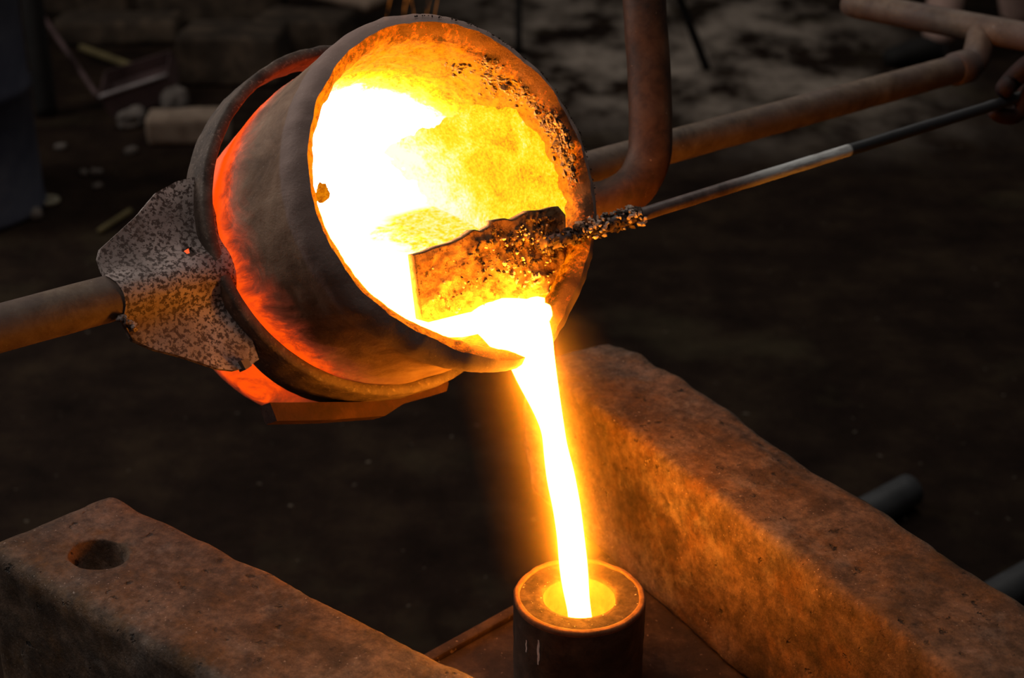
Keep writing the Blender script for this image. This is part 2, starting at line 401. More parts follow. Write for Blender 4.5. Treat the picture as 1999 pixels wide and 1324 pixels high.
# left beam
A0, A1 = onz(300, 1000, ZS + BH), onz(940, 1320, ZS + BH)
ldir = (A1 - A0).normalized(); lnrm = V((ldir.y, -ldir.x, 0))
LW, LL = .118, .85
far = onz(222, 962, ZS + BH)
lc = A0 + ldir * ((far - A0).dot(ldir) + LL / 2) + lnrm * (LW / 2)
beam_l = thing('iron_bar', 'dark rusty iron beam with a round bolt hole, bottom left', 'beam', (lc.x, lc.y, ZS))
beam_l.rotation_euler.z = math.atan2(ldir.y, ldir.x)
def chip_l(p):
    if p.x < 0: p.x -= (.5 - p.y / LW) * .020
    if p.y > LW * .3: p.y += .003 * nz(p, 14, 7)
    return p
bl = fin('bar_body', rough_box(LL, LW, BH, .006, .010, .0020, 26, 8, chip_l), M_beam)
hl = onz(192, 1083, ZS + BH) - V((lc.x, lc.y, 0)); hx = hl.x * ldir.x + hl.y * ldir.y; hy = hl.x * -ldir.y + hl.y * ldir.x
hp_, hf_ = [], []
seg = 40
prof = [(.019, BH - .09), (.0185, BH - .008), (.021, BH - .002), (.025, BH + .01)]
for r_, z_ in prof:
    for k in range(seg):
        an = 2 * math.pi * k / seg; rr = r_ * (1 + .05 * math.sin(2 * an + 1))
        hp_.append((hx + rr * math.cos(an) * 1.12, hy + rr * math.sin(an), z_))
for i in range(len(prof) - 1):
    for k in range(seg): hf_.append((i * seg + k, i * seg + (k + 1) % seg, (i + 1) * seg + (k + 1) % seg, (i + 1) * seg + k))
hf_.append(tuple(range(seg - 1, -1, -1))); hf_.append(tuple(range((len(prof) - 1) * seg, len(prof) * seg)))
cutter = fixn(mesh('cutter', hp_, hf_, None)); cut(bl, cutter); bl.parent = beam_l
for p in bl.data.polygons: p.use_smooth = True

# slab under both beams, with a raised lip along its far edge
q0, q1 = onz(845, 1278, ZS), onz(1000, 1192, ZS); sd = (q1 - q0).normalized(); sn = V((sd.y, -sd.x, 0))  # sn towards camera
sl0 = q0 - sd * .22; 
kk = (p1 + bnrm * BW * .55 - q0); tt = kk.dot(sd)
slab = thing('base_plate', 'rust-brown steel slab with raised lip carrying the mould and beams', 'base plate', (q0.x, q0.y, 0))
den = bdir.dot(sn)
def on_right(depth, off=BW * .75):       # point on the line under the right beam, depth metres nearer than the far edge
    base = p1 + bnrm * off; t = (depth - (base - q0).dot(sn)) / den; return base + bdir * t
c_ = [sl0, on_right(0), on_right(.62), sl0 + sn * .62]
def slabpoly(pts, z0, z1): return prism([V((p.x, p.y, z1)) for p in pts], V((0, 0, 1)), z1 - z0)
put(bevel(mesh('plate', *slabpoly(c_, ZS - .035, ZS), M_slab, smooth=False), .003), slab)
lp = [sl0, on_right(0, -.004), on_right(.011, -.004), sl0 + sn * .011]
put(bevel(mesh('lip', *slabpoly(lp, ZS - .001, ZS + .006), M_slab, smooth=False), .002), slab)
ins = [sl0 + sn * .12 + sd * .12, on_right(.14, -.03), on_right(.58, -.03), sl0 + sn * .58 + sd * .1]
put(bevel(mesh('pedestal', *slabpoly(ins, 0, ZS - .035), M_slab, smooth=False), .01), slab)

# ------------------------------------------------------------------ crucible
SPC = math.radians(-91)
def adiff(a_, b_): return (a_ - b_ + math.pi) % (2 * math.pi) - math.pi
def spout(ph, wd=24): return math.exp(-(math.degrees(adiff(ph, SPC)) / wd) ** 2)
cru = thing('crucible', 'tilted glowing clay crucible held in the steel ring, pouring metal', 'crucible', mat=M4)
def lathe(name, prof, seg, mat, parent, fn, close=True):
    vs, fs = [], []
    for r_, z_ in prof:
        for k in range(seg): vs.append(fn(r_, z_, 2 * math.pi * k / seg))
    n = len(prof)
    for i in range(n - 1):
        for k in range(seg): fs.append((i * seg + k, i * seg + (k + 1) % seg, (i + 1) * seg + (k + 1) % seg, (i + 1) * seg + k))
    if close: vs.append(fn(0, prof[-1][1], 0)); fs += [((n - 1) * seg + k, (n - 1) * seg + (k + 1) % seg, len(vs) - 1) for k in range(seg)]
    return mesh(name, vs, fs, mat, parent)
def resample(prof, step):
    out = [prof[0]]
    for a_, b_ in zip(prof, prof[1:]):
        n = max(1, int(math.hypot(b_[0] - a_[0], b_[1] - a_[1]) / step))
        out += [(a_[0] + (b_[0] - a_[0]) * i / n, a_[1] + (b_[1] - a_[1]) * i / n) for i in range(1, n + 1)]
    return out
def smooth_prof(p, it=3):
    for _ in range(it):
        p = [p[0]] + [((p[i - 1][0] + 2 * p[i][0] + p[i + 1][0]) / 4, (p[i - 1][1] + 2 * p[i][1] + p[i + 1][1]) / 4) for i in range(1, len(p) - 1)] + [p[-1]]
    return p
def shape(r_, z_, ph, inner):
    near = max(0, min(1, 1 + z_ / .05)) ** 1.3 if z_ < 0 else 1
    s = spout(ph, 28) * near; s_i = math.exp(-(math.degrees(adiff(ph, math.radians(-86))) / 22) ** 2) * near; k = max(0, min(1, (r_ - .117) / .021)) if z_ > -.06 else (0 if inner else 1)
    r2 = r_ + s * .018 * k + s_i * .020 * (1 - k); z2 = z_ + s * .004
    p = V((r2 * math.cos(ph), r2 * math.sin(ph), z2))
    rimw = max(0, 1 - abs(z_) / .03)
    inn_ = .0028 * fbm(p, 80, 2, 4) + .0012 * nz(p, 22, 5); out_ = .0008 * fbm(p, 70, 2) + .0015 * nz(p, 12, 5)
    wi = max(0, min(1, (.002 - z_) / .02)) if inner else 0
    amp = inn_ * wi + out_ * (1 - wi) + rimw * .0012 * fbm(p, 75, 11)
    if r_ > .001:
        p.x += amp * math.cos(ph); p.y += amp * math.sin(ph)
    if not inner and z_ < -.13: p.y -= .13 * (-.13 - z_)
    p.z += rimw * .003 * fbm(V((math.cos(ph), math.sin(ph), 0)) * .14, 28, 3)
    return p
outer = smooth_prof(resample([(.1265, .004), (.132, .002), (.1368, -.004), (.1378, -.012), (.1374, -.022), (.1358, -.032), (.1356, -.08), (.1358, -.15), (.136, -.2), (.134, -.25), (.122, -.288), (.095, -.312), (.06, -.324), (.02, -.327)], .004), 2)
innerp = smooth_prof(resample([(.1265, .004), (.121, .001), (.1175, -.006), (.1175, -.05), (.118, -.2), (.110, -.245), (.085, -.265), (.02, -.272)], .004), 2)
lathe('shell', outer, 224, M_shell, cru, lambda r, z, ph: shape(r, z, ph, False))
ln = lathe('lining', innerp, 224, M_lining, cru, lambda r, z, ph: shape(r, z, ph, True))
ln.data.flip_normals(); ln['label'] = 'orange to white-hot rough inner lining'
# slag skin left on the right-hand inner wall
def skin_edge(z_):
    tb = [(-.02, 20), (-.027, 26), (-.07, 36), (-.19, 41), (-.26, 43)]
    for (a_, b_), (c2, d_) in zip(tb, tb[1:]):
        if z_ >= c2: return b_ + (d_ - b_) * (a_ - z_) / (a_ - c2)
    return 43
vs, fs, NR, NA = [], [], 60, 90
for i in range(NR):
    z_ = -.028 - .205 * i / (NR - 1)
    top = skin_edge(z_) + 2.0 * nz((z_, 0, 0), 60, 1)
    for k in range(NA):
        ph = math.radians(-75 + (top + 75) * k / (NA - 1))
        zz = z_ + (.006 * nz((ph * .3, 0, 0), 14, 3) - .012 * max(0, math.sin((ph + .25) * 2.2)) + .008) * max(0, 1 - i / 12)
        edge = min(1, min(k, NA - 1 - k) / 2.0, i / 2.0)
        r_ = .1185 - (.0045 + .0012 * fbm(V((ph * .12, z_, 0)), 90, 4)) * edge + .002 * (1 - edge)
        vs.append(V((r_ * math.cos(ph), r_ * math.sin(ph), zz)))
for i in range(NR - 1):
    for k in range(NA - 1): fs.append((i * NA + k, i * NA + k + 1, (i + 1) * NA + k + 1, (i + 1) * NA + k))
sk = mesh('slag_skin', vs, fs, M_skin, ln); sk['label'] = 'yellow-hot slag skin on the inner wall'
# dark slag clinging to lip and wall
spots = []
def wallpt(ph, z_, r_=.1175): 
    ph = math.radians(ph); p = shape(r_, z_, ph, True); return p
for ph0, z0, dph, dz, n in ((32, -.022, 6, .010, 60), (40, -.03, 5, .012, 60), (47, -.018, 4, .008, 40), (24, -.014, 6, .006, 50), (12, -.012, 6, .007, 70), (3, -.012, 7, .008, 90), (-6, -.008, 5, .008, 50), (10, .001, 6, .003, 50), (55, -.04, 5, .012, 25)):
    for _ in range(int(n * 2.6)): spots.append((wallpt(random.gauss(ph0, dph * .6), random.gauss(z0, dz * .6), .118), random.uniform(.0005, .0016) if random.random() < .85 else random.uniform(.0018, .0032)))
for _ in range(90): spots.append((shape(.132, .002, math.radians(random.uniform(-25, 85)), False), random.uniform(.0004, .0009)))
sl = mesh('slag_lumps', *lumps(spots), M_crust, ln, smooth=False); sl['kind'] = 'stuff'
# a lump on the left lip edge
c0_ = wallpt(172, -.005, .1165)
dv, df = lumps([(c0_ + V((random.uniform(-.001, .006), random.uniform(-.004, .004), random.uniform(-.002, .002))), random.uniform(.002, .0042)) for _ in range(9)], 2)
def drip_mat():
    s = NT('orange_hot_slag'); em = s.ramp(s.noise(200, 6, .7), [(.35, (.35, .05, .001)), (.6, (.9, .26, .002))]); return s.bsdf((.02, .012, .008), .95, 0, None, em, .9, spec=.05)
mesh('slag_drip', dv, df, drip_mat(), ln)

# ------------------------------------------------------------------ molten metal
molten = thing('molten_metal', 'white-hot molten metal flowing from the crucible into the mould', 'molten metal', mat=M4)
vs = [loc(V((0, 0, 0)))]; rim = []
NP = 96
cz = V((0, 0, 1))
def pool_pt(ph):
    u = HS * math.cos(ph) + BX * math.sin(ph)
    r_ = .1185 + (.008 * spout(ph, 24))
    t = (ZL - (CRIM + u * r_).z) / AX.z
    if t < -.262:
        t = -.262; 
        c0 = CRIM + AX * t; y = (ZL - c0.z) / BX.z; x = math.copysign(math.sqrt(max(0, .118 ** 2 - y * y)), math.cos(ph)) * abs(math.cos(ph))
        return c0 + HS * x + BX * y
    if t > -.002: t = -.002
    p = CRIM + u * r_ + AX * t; p.z = ZL; return p
ring = [loc(pool_pt(2 * math.pi * k / NP)) for k in range(NP)]
cen = sum(ring, V()) / NP
vs = [cen] + ring; fs = []
NRg = 14; vs = []; 
for j in range(NRg + 1):
    f = 1 - j / NRg * .97
    for k in range(NP): vs.append(cen.lerp(ring[k], f))
for j in range(NRg):
    for k in range(NP): fs.append((j * NP + k, j * NP + (k + 1) % NP, (j + 1) * NP + (k + 1) % NP, (j + 1) * NP + k))
fs.append(tuple(NRg * NP + k for k in range(NP)))
pool = mesh('pool', vs, fs, M_pool, molten); pool['label'] = 'melt surface in the crucible'
# the falling stream
LT = [(560, 890), (600, 893), (620, 900), (640, 935), (660, 968), (690, 988), (731, 1006), (794, 1039), (842, 1059), (872, 1060), (935, 1067), (988, 1079), (1050, 1088), (1100, 1091), (1150, 1098), (1190, 1109), (1260, 1112)]
RTb = [(560, 1070), (575, 1073), (593, 1079), (650, 1081), (699, 1083), (782, 1094), (872, 1107), (922, 1121), (992, 1134), (1050, 1141), (1100, 1147), (1150, 1150), (1180, 1151), (1210, 1157), (1260, 1158)]
def interp(tb, y):
    if y <= tb[0][0]: return tb[0][1]
    for (a_, b_), (c2, d_) in zip(tb, tb[1:]):
        if y <= c2: return b_ + (d_ - b_) * (y - a_) / (c2 - a_)
    return tb[-1][1]
LIPC = CRIM + HS * .022 - BX * .14
rm = ray(1131, 1162)
mat3 = Matrix((HP, V((0, 0, -1)), -rm)).transposed()
sol = mat3.inverted() @ (CAM - LIPC)
DQ, HQ = sol.x, sol.y; MOULD = LIPC + HP * DQ - V((0, 0, HQ))
E0 = LIPC.copy(); E0.z = ZL - .004
tot = ZL - .004 - (MOULD.z - .06)
vs, fs, seg = [], [], 28
path = []
for i in range(8): path.append((E0 - HP * (.045 - .045 * i / 8) - V((0, 0, .001)), .28))
vv = DQ / math.sqrt(HQ + .02)
N = 60
for i in range(N + 1):
    fall = tot * (i / N) ** 1.25
    path.append((E0 + HP * vv * math.sqrt(fall) - V((0, 0, fall)), .28 + .5 * min(1, fall / .05)))
rings = []
for p, asp in path:
    px, py, d = proj(p); L_, R_ = interp(LT, py), interp(RTb, py)
    if asp < .3 and py < 660: L_ = max(L_, 905)
    c0 = p + RT * (((L_ + R_) / 2 - px) * d / FPX); hw = (R_ - L_) / 2 * d / FPX
    rings.append((c0, hw, asp))
for _ in range(4):
    rings = [rings[0]] + [((rings[i - 1][0] + rings[i][0] * 2 + rings[i + 1][0]) / 4, (rings[i - 1][1] + rings[i][1] * 2 + rings[i + 1][1]) / 4, rings[i][2]) for i in range(1, len(rings) - 1)] + [rings[-1]]
for i, (p, hw, asp) in enumerate(rings):
    t = (rings[min(i + 1, len(rings) - 1)][0] - rings[max(i - 1, 0)][0]).normalized()
    u = (RT - t * RT.dot(t)).normalized(); v = t.cross(u)
    th = min(hw * asp, .016)
    for k in range(seg):
        an = 2 * math.pi * k / seg; vs.append(loc(p + u * hw * math.cos(an) + v * th * math.sin(an)))
for i in range(len(rings) - 1):
    for k in range(seg): fs.append((i * seg + k, i * seg + (k + 1) % seg, (i + 1) * seg + (k + 1) % seg, (i + 1) * seg + k))
fs.append(tuple(range(seg - 1, -1, -1))); fs.append(tuple(range((len(rings) - 1) * seg, len(rings) * seg)))
st = fixn(mesh('stream', vs, fs, M_stream, molten)); st['label'] = 'white-hot falling stream'

# ------------------------------------------------------------------ mould
md = thing('mould', 'round hollow mould standing on the slab, receiving the white-hot stream', 'mould', (MOULD.x, MOULD.y, ZS))
RO, RI, MH = .0533, .0293, MOULD.z - ZS
def mf(r, z, ph):
    p = V((r * math.cos(ph), r * math.sin(ph), z)); q = .0007 * fbm(p, 70, 3); return p + V((q * math.cos(ph), q * math.sin(ph), .8 * q if z > MH - .01 else 0))
slv = resample([(RO - .0002, MH - .0035), (RO, MH - .006), (RO, 0.0)], .004)
sleeve = lathe('sleeve', slv, 96, M_sleeve, md, mf, False)
M_rimr = rusty('orange_mould_rim', [(.3, (.09, .04, .018)), (.6, (.22, .105, .05))], 90, .9, .5, 260, .001)  # rim coloured lighter and more orange than the sleeve
lathe('rim', resample([(RO - .0052, MH - .0012), (RO - .0048, MH + .0012), (RO - .0012, MH + .0010), (RO, MH - .0008), (RO - .0002, MH - .0035)], .001), 96, M_rimr, sleeve, mf, False)['label'] = 'orange-brown steel rim'
lathe('face', resample([(RI, MH - .004), (RI + .0008, MH - .0012), (RI + .006, MH - .0006), (RO - .0045, MH - .0004)], .0025), 96, M_sand, md, mf, False).data.flip_normals()
cupo = lathe('cup', resample([(RI, MH - .0035), (RI - .001, MH - .02), (RI - .005, MH - .055), (.004, MH - .06)], .004), 96, M_cup, md, mf, True)
cupo.data.flip_normals(); cupo['label'] = 'pale glowing pouring cup'
for x0, z0, ln_, w_ in ((1053, 1290, .024, .0012), (1030, 1292, .012, .0007)):
    px = onplane(x0, z0, MOULD + V((0, -RO, 0)), V((0, 1, 0))) - MOULD
    an = math.asin(max(-1, min(1, px.x / RO))); n_ = 9; vs, fs = [], []
    zc = px.z + MH
    for i in range(n_ + 1):
        z_ = zc + ln_ * (.5 - i / n_); wj = w_ * (.4 + .6 * math.sin(math.pi * (i + .5) / (n_ + 1))) * (1 + .5 * nz((z_, 0, 0), 400))
        aa = an + .006 * math.sin(i * 1.3)
        for s_ in (-1, 1):
            a2 = aa + s_ * wj / RO; vs.append(((RO + .0012) * math.sin(a2), -(RO + .0012) * math.cos(a2), z_))
    for i in range(n_): fs.append((2 * i, 2 * i + 1, 2 * i + 3, 2 * i + 2))
    mesh('chalk_mark', vs, fs, M_chalk, sleeve)

# ------------------------------------------------------------------ ring shank (vertices in world space)
shk = thing('ring_shank', 'two-man steel carrying ring with long pipe handles, gripping the crucible', 'carrying shank', (CRING.x, CRING.y, CRING.z))
def W(name, geo, mat, smooth=True, par=None): return put(fixn(mesh(name, geo[0], geo[1], mat, smooth=smooth)), par or shk)
MR = M4.copy(); MR.translation = CRING + BX * .006
def ringp(r_, z_, ph): return MR @ V((r_ * math.cos(ph), r_ * math.sin(ph), z_))
bp = [(.1425, .016), (.1435, .018), (.1505, .018), (.152, .016), (.1525, -.02), (.151, -.022), (.1445, -.022), (.1425, -.02), (.1425, .016)]
vs, fs, seg = [], [], 200
for r_, z_ in bp[:-1]:
    for k in range(seg):
        ph = 2 * math.pi * k / seg; zb = z_ - (.020 * math.exp(-(math.degrees(adiff(ph, math.radians(-108))) / 40) ** 4) if z_ < 0 else 0); p = ringp(r_, zb, ph); q = fbm(p, 90, 6)
        vs.append(p + AX * .0012 * q + (p - CRING).normalized() * .0008 * q)
nb = len(bp) - 1
for i in range(nb):
    for k in range(seg): fs.append((i * seg + k, i * seg + (k + 1) % seg, ((i + 1) % nb) * seg + (k + 1) % seg, ((i + 1) % nb) * seg + k))
W('band', (vs, fs), M_band)
# pipe handles
PR = .0165
def sh(s_): return CRING + HS * s_
W('pipe_handle', tubegeo(line(sh(-.155), sh(-1.15), 50), PR * 1.08, 28, rough=.0004, rs=40), M_pipe)
hnd = W('pipe_handle', tubegeo(line(sh(.155), sh(.845), 60), PR, 28, rough=.0004, rs=40, seed=4), M_pipe)
col = W('collar', tubegeo([sh(.815), sh(.818), sh(.842), sh(.845)], [PR, PR + .003, PR + .003, PR], 28), M_pipe, True, hnd)
cbm = onplane(1918, 56, sh(.885), HS); cbd = V((-HS.y, HS.x, 0))
cl = onplane(1652, 6, cbm, HS)
cdir = (cl - cbm).normalized()
half = (cl - cbm).length
cpts = line(cl, cbm - cdir * .30, 30); crr = [PR] * 31; crr[0] = PR * .55
cpts.insert(1, cl.lerp(cbm, .012)); crr.insert(1, PR * .9)
cbar = W('crossbar', tubegeo(cpts, crr, 24), M_pipe)
W('neck', tubegeo(spline([sh(.83), sh(.855) + V((0, 0, .006)), cbm], 8), PR, 24), M_pipe, True, cbar)
# gusset wings, drawn in the plane of the ring
def rp(x, y, off=0): return onplane(x, y, CRING + AX * off, AX)
def wing(name, px, off, bend):
    base = [rp(x, y, off) for x, y in px]
    # fine grid fill via bmesh
    bm = bmesh.new(); f = bm.faces.new([bm.verts.new(p) for p in base])
    bmesh.ops.triangulate(bm, faces=[f]); bmesh.ops.subdivide_edges(bm, edges=bm.edges[:], cuts=20, use_grid_fill=True)
    bmesh.ops.recalc_face_normals(bm, faces=bm.faces)
    if sum((fa.normal.dot(AX) for fa in bm.faces)) < 0: bmesh.ops.reverse_faces(bm, faces=bm.faces)
    for v_ in bm.verts:
        l_ = v_.co - CRING; v_.co += AX * bend(l_.dot(HS), l_.dot(BX)) + AX * .0008 * fbm(v_.co, 40, 3)
    hc = rp(361, 492, off); he = [f_ for f_ in bm.faces if ((f_.calc_center_median() - hc).dot(HS) / .0046) ** 2 + ((f_.calc_center_median() - hc).dot(BX) / .0058) ** 2 < 1]
    bmesh.ops.delete(bm, geom=he, context='FACES')
    r = bmesh.ops.extrude_face_region(bm, geom=bm.faces[:])
    for v_ in [g for g in r['geom'] if isinstance(g, bmesh.types.BMVert)]: v_.co -= AX * .006
    bmesh.ops.recalc_face_normals(bm, faces=bm.faces)
    me = bpy.data.meshes.new(name); bm.to_mesh(me); bm.free()
    o_ = fin(name, me, M_scale); me.set_sharp_from_angle(angle=math.radians(50)); return put(o_, shk)
def drape(x, y):
    R_ = PR * 1.08 + .0012; a_ = abs(y); k = .80 * R_
    h = math.sqrt(R_ * R_ - a_ * a_) if a_ < k else math.sqrt(R_ * R_ - k * k) * math.exp(-(a_ - k) / .008)
    return h
up = wing('gusset_plate', [(400, 345), (385, 344), (345, 354), (305, 376), (268, 420), (230, 455), (196, 486), (191, 505), (199, 545), (214, 562), (226, 585), (232, 606), (234, 626), (258, 664), (300, 683), (350, 697), (420, 722), (452, 726), (480, 719), (500, 704), (436, 640), (388, 556), (386, 470), (391, 400)], .0, lambda x, y: drape(x, y) + max(0, -y - .03) * .12)
# weld beads
for (xa, ya), (xb, yb) in (((238, 622), (262, 640)),):
    spots = [(rp(xa + (xb - xa) * t_, ya + (yb - ya) * t_, .012), .0035) for t_ in [i / 6 for i in range(7)]]
    W('weld_bead', lumps(spots, 2), M_scale, True, up)
W('spacer_lug', prism([rp(x, y, .012) for x, y in ((470, 704), (484, 700), (492, 714), (480, 722))], AX, .012), M_brick, False, up)
# cradle bar below the ring
M_strap = rusty('shaded_dark_red_bar', [(.3, (.014, .005, .004)), (.5, (.045, .014, .009)), (.72, (.10, .04, .022))], 30, .8, .6, 120, .002)  # shade of the underside put into the bar's dark colour
low = CRING - BX * .150
def cb(x, y): return onplane(x, y, low - AX * .012, AX)
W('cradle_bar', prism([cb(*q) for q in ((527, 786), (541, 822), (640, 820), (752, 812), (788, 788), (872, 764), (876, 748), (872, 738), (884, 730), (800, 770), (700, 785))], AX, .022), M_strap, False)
# lifting bail pipe
def bq(x, y, d): return at(x, y, d)
bail = [ringp(.158, -.004, math.radians(-24)), bq(1120, 412, 1.385), bq(1190, 392, 1.385), bq(1236, 366, 1.385), bq(1262, 322, 1.39), bq(1270, 270, 1.393), bq(1267, 150, 1.40), bq(1258, 0, 1.405), bq(1240, -300, 1.42), bq(1225, -900, 1.45)]
W('bail_pipe', tubegeo(spline(bail, 10), .0198, 28, rough=.0005, rs=40), M_bail)

# ------------------------------------------------------------------ skimmer
B0, B1 = onz(850, 626, ZL), onz(1070, 573, ZL)
ed = (B1 - B0).normalized(); pu = (V((0, 0, 1)) - HP * .35).normalized(); pn = ed.cross(pu).normalized()
if pn.dot(FW) > 0: pn = -pn
rdir = HS.copy()
RS = onplane(1108, 462, B0 + pn * .006, pn)
skm = thing('skimmer', 'long steel skimmer with slag-crusted square blade held in the pour', 'skimmer', (B0.x, B0.y, B0.z))
def bpx(x, y): return onplane(x, y, B0, pn)
top = [(808, 497), (830, 491), (850, 482), (880, 474), (905, 463), (925, 448), (940, 452), (958, 441), (960, 431), (985, 426), (1000, 430), (1028, 415), (1034, 411), (1060, 410), (1089, 402)]
rgt = [(1104, 430), (1112, 470), (1110, 520), (1106, 562)]
bot = [(1072, 580), (1040, 588), (1000, 600), (960, 612), (905, 634), (860, 640), (824, 624)]
lft = [(818, 560)]
# grid between top edge and bottom edge so that the face can be lumpy
NX, NY = 90, 44
botl = list(reversed(bot)) + [(1106, 566)]
def along(lst, t):
    ln_ = [0]
    for a_, b_ in zip(lst, lst[1:]): ln_.append(ln_[-1] + math.hypot(b_[0] - a_[0], b_[1] - a_[1]))
    s_ = t * ln_[-1]
    for i in range(len(lst) - 1):
        if s_ <= ln_[i + 1] + 1e-6:
            f = (s_ - ln_[i]) / (ln_[i + 1] - ln_[i]); return (lst[i][0] + (lst[i + 1][0] - lst[i][0]) * f, lst[i][1] + (lst[i + 1][1] - lst[i][1]) * f)
    return lst[-1]
vs, fs = [], []
for side in (0, 1):
    for j in range(NY + 1):
        for i in range(NX + 1):
            a_ = along(top + [(1104, 420)], i / NX); b_ = along(botl, i / NX); f = j / NY
            p = bpx(a_[0] + (b_[0] - a_[0]) * f, a_[1] + (b_[1] - a_[1]) * f)
            ee = min(1, i / 3, (NX - i) / 3, j / 6, (NY - j) / 3)
            if side == 0: p += pn * (.0045 * max(-.15, fbm(p, 75, 4, 5)) * ee * (0.35 + .65 * i / NX))
            else: p -= pn * .011
            vs.append(p)
def gi(s_, i, j): return s_ * (NX + 1) * (NY + 1) + j * (NX + 1) + i
for s_ in (0, 1):
    for j in range(NY):
        for i in range(NX): fs.append((gi(s_, i, j), gi(s_, i + 1, j), gi(s_, i + 1, j + 1), gi(s_, i, j + 1)))
for i in range(NX):
    fs.append((gi(0, i, 0), gi(1, i, 0), gi(1, i + 1, 0), gi(0, i + 1, 0))); fs.append((gi(0, i, NY), gi(0, i + 1, NY), gi(1, i + 1, NY), gi(1, i, NY)))
for j in range(NY):
    fs.append((gi(0, 0, j), gi(0, 0, j + 1), gi(1, 0, j + 1), gi(1, 0, j))); fs.append((gi(0, NX, j), gi(1, NX, j), gi(1, NX, j + 1), gi(0, NX, j + 1)))
blade = put(fixn(mesh('blade', vs, fs, M_blade)), skm)
# rod: local z runs away from the blade
rend = RS.copy()
# horizontal rod along the line seen in the photo
nrm_v = ray(1108, 462).cross(ray(1999, 186)).normalized()
rdir = V((0, 0, 1)).cross(nrm_v).normalized()
if rdir.dot(HS) < 0: rdir = -rdir
RL = 1.0; RR = .0058
rod = mesh('rod', *tubegeo([V((0, 0, -.028 + (RL + .028) * i / 80)) for i in range(81)], RR, 20, rough=.0004, rs=70), M_rod)
rod.parent = skm
rod.location = RS + pn * .004 - V(skm.location); rod.rotation_euler = rdir.to_track_quat('Z', 'Y').to_euler()
spots = []
RS2 = RS + pn * .004
u_ = rdir.cross(V((0, 0, 1))).normalized(); v_ = u_.cross(rdir)
for _ in range(250):
    s_ = random.uniform(-.03, .078); an = random.uniform(0, 2 * math.pi)
    spots.append((RS2 + rdir * s_ + (u_ * math.cos(an) + v_ * math.sin(an)) * (RR + random.uniform(-.001, .0018)), random.uniform(.0012, .0027)))
ROD4 = Matrix.Translation(skm.location) @ Matrix.Translation(rod.location) @ rod.rotation_euler.to_matrix().to_4x4()
def on_rod(o): o.parent = rod; o.matrix_parent_inverse = ROD4.inverted(); o['kind'] = 'stuff'; return o
on_rod(fixn(mesh('slag_crust', *lumps(spots), M_crust, smooth=False)))
spots = []
for _ in range(170):
    i_, j_ = random.betavariate(3.2, 1.5), .08 + .7 * random.betavariate(1.3, 1.8)
    a_ = along(top, i_); b_ = along(botl, i_)
    spots.append((bpx(a_[0] + (b_[0] - a_[0]) * j_, a_[1] + (b_[1] - a_[1]) * j_) + pn * .0014, random.uniform(.0007, .0021)))
d_ = W('slag_crust', lumps(spots), M_crust, False, blade); d_['kind'] = 'stuff'
spots = []
for _ in range(240):
    s_ = random.choice((random.uniform(.006, .074), random.gauss(.028, .008), random.gauss(.066, .006))); an = random.uniform(0, 2 * math.pi)
    if (u_ * math.cos(an) + v_ * math.sin(an)).dot(V((0, -.6, .8))) < random.uniform(-.3, .7): continue
    spots.append((RS2 + rdir * s_ + (u_ * math.cos(an) + v_ * math.sin(an)) * (RR + random.uniform(.0022, .0042)), random.uniform(.0008, .0022)))
on_rod(fixn(mesh('slag_crumbs', *lumps(spots), M_crumb, smooth=False)))['label'] = 'pale crumbs of slag'
spots = []
for _ in range(60):
    i_, j_ = random.betavariate(2.6, 1.6), .12 + .8 * random.betavariate(1.4, 1.5)
    a_ = along(top, i_); b_ = along(botl, i_)
    p = bpx(a_[0] + (b_[0] - a_[0]) * j_, a_[1] + (b_[1] - a_[1]) * j_)
    spots.append((p + pn * .0022, random.uniform(.0005, .0015)))
for cx_, cy_, n in ((1040, 545, 18), (1000, 545, 7), (1028, 455, 14), (1000, 532, 5)):
    for _ in range(n): spots.append((bpx(random.gauss(cx_, 9), random.gauss(cy_, 8)) + pn * .0025, random.uniform(.0006, .0018)))
d_ = W('slag_crumbs', lumps(spots), M_crumb, False, blade); d_['kind'] = 'stuff'; d_['label'] = 'pale crumbs of slag'

# ------------------------------------------------------------------ things lying about on the floor behind
def fz(x, y): return onz(x, y, 0)
def block(name, label, cat, x, y, dims, rot, mat, amp=.004, bev=.006, z=0, tilt=(0, 0), group=None, seed=0):
    p = fz(x, y); o = fin(name, rough_box(*dims, max(dims) / 22, bev, amp, 12, seed), mat)
    o.location = (p.x, p.y, z); o.rotation_euler = (tilt[0], tilt[1], rot); return tag(o, label, cat, group)
def rodbetween(name, label, cat, a, b, r, mat, seg=14, n=12):
    a = V(a); b = V(b); o = mesh(name, *tubegeo(line(a, b, n), r, seg), mat); return tag(fixn(o), label, cat)
# drum at the left edge
p = fz(-100, 410)
dr = thing('drum', 'dark blue-grey steel drum standing at the left edge', 'drum', (p.x, p.y, 0))
prof = [(.20, 0), (.222, .004), (.226, .012), (.220, .02), (.220, .28), (.226, .29), (.226, .305), (.220, .315), (.220, .57), (.226, .58), (.226, .595), (.220, .605), (.220, .85), (.226, .86), (.224, .87), (.215, .872), (.213, .862)]
drb = lathe('body', prof, 64, M_blue, dr, lambda r, z, ph: V((r * math.cos(ph), r * math.sin(ph), z)), False)
lathe('lid', [(.214, .863), (.1, .864), (.01, .864)], 64, M_blue, drb, lambda r, z, ph: V((r * math.cos(ph), r * math.sin(ph), z)))
p = fz(92, 225); rodp = fin('post', rough_box(.05, .05, .95, .03, .004, .001, 10, 1), M_black); rodp.location = (p.x, p.y, 0); tag(rodp, 'square black post standing beside the blue-grey drum', 'post')
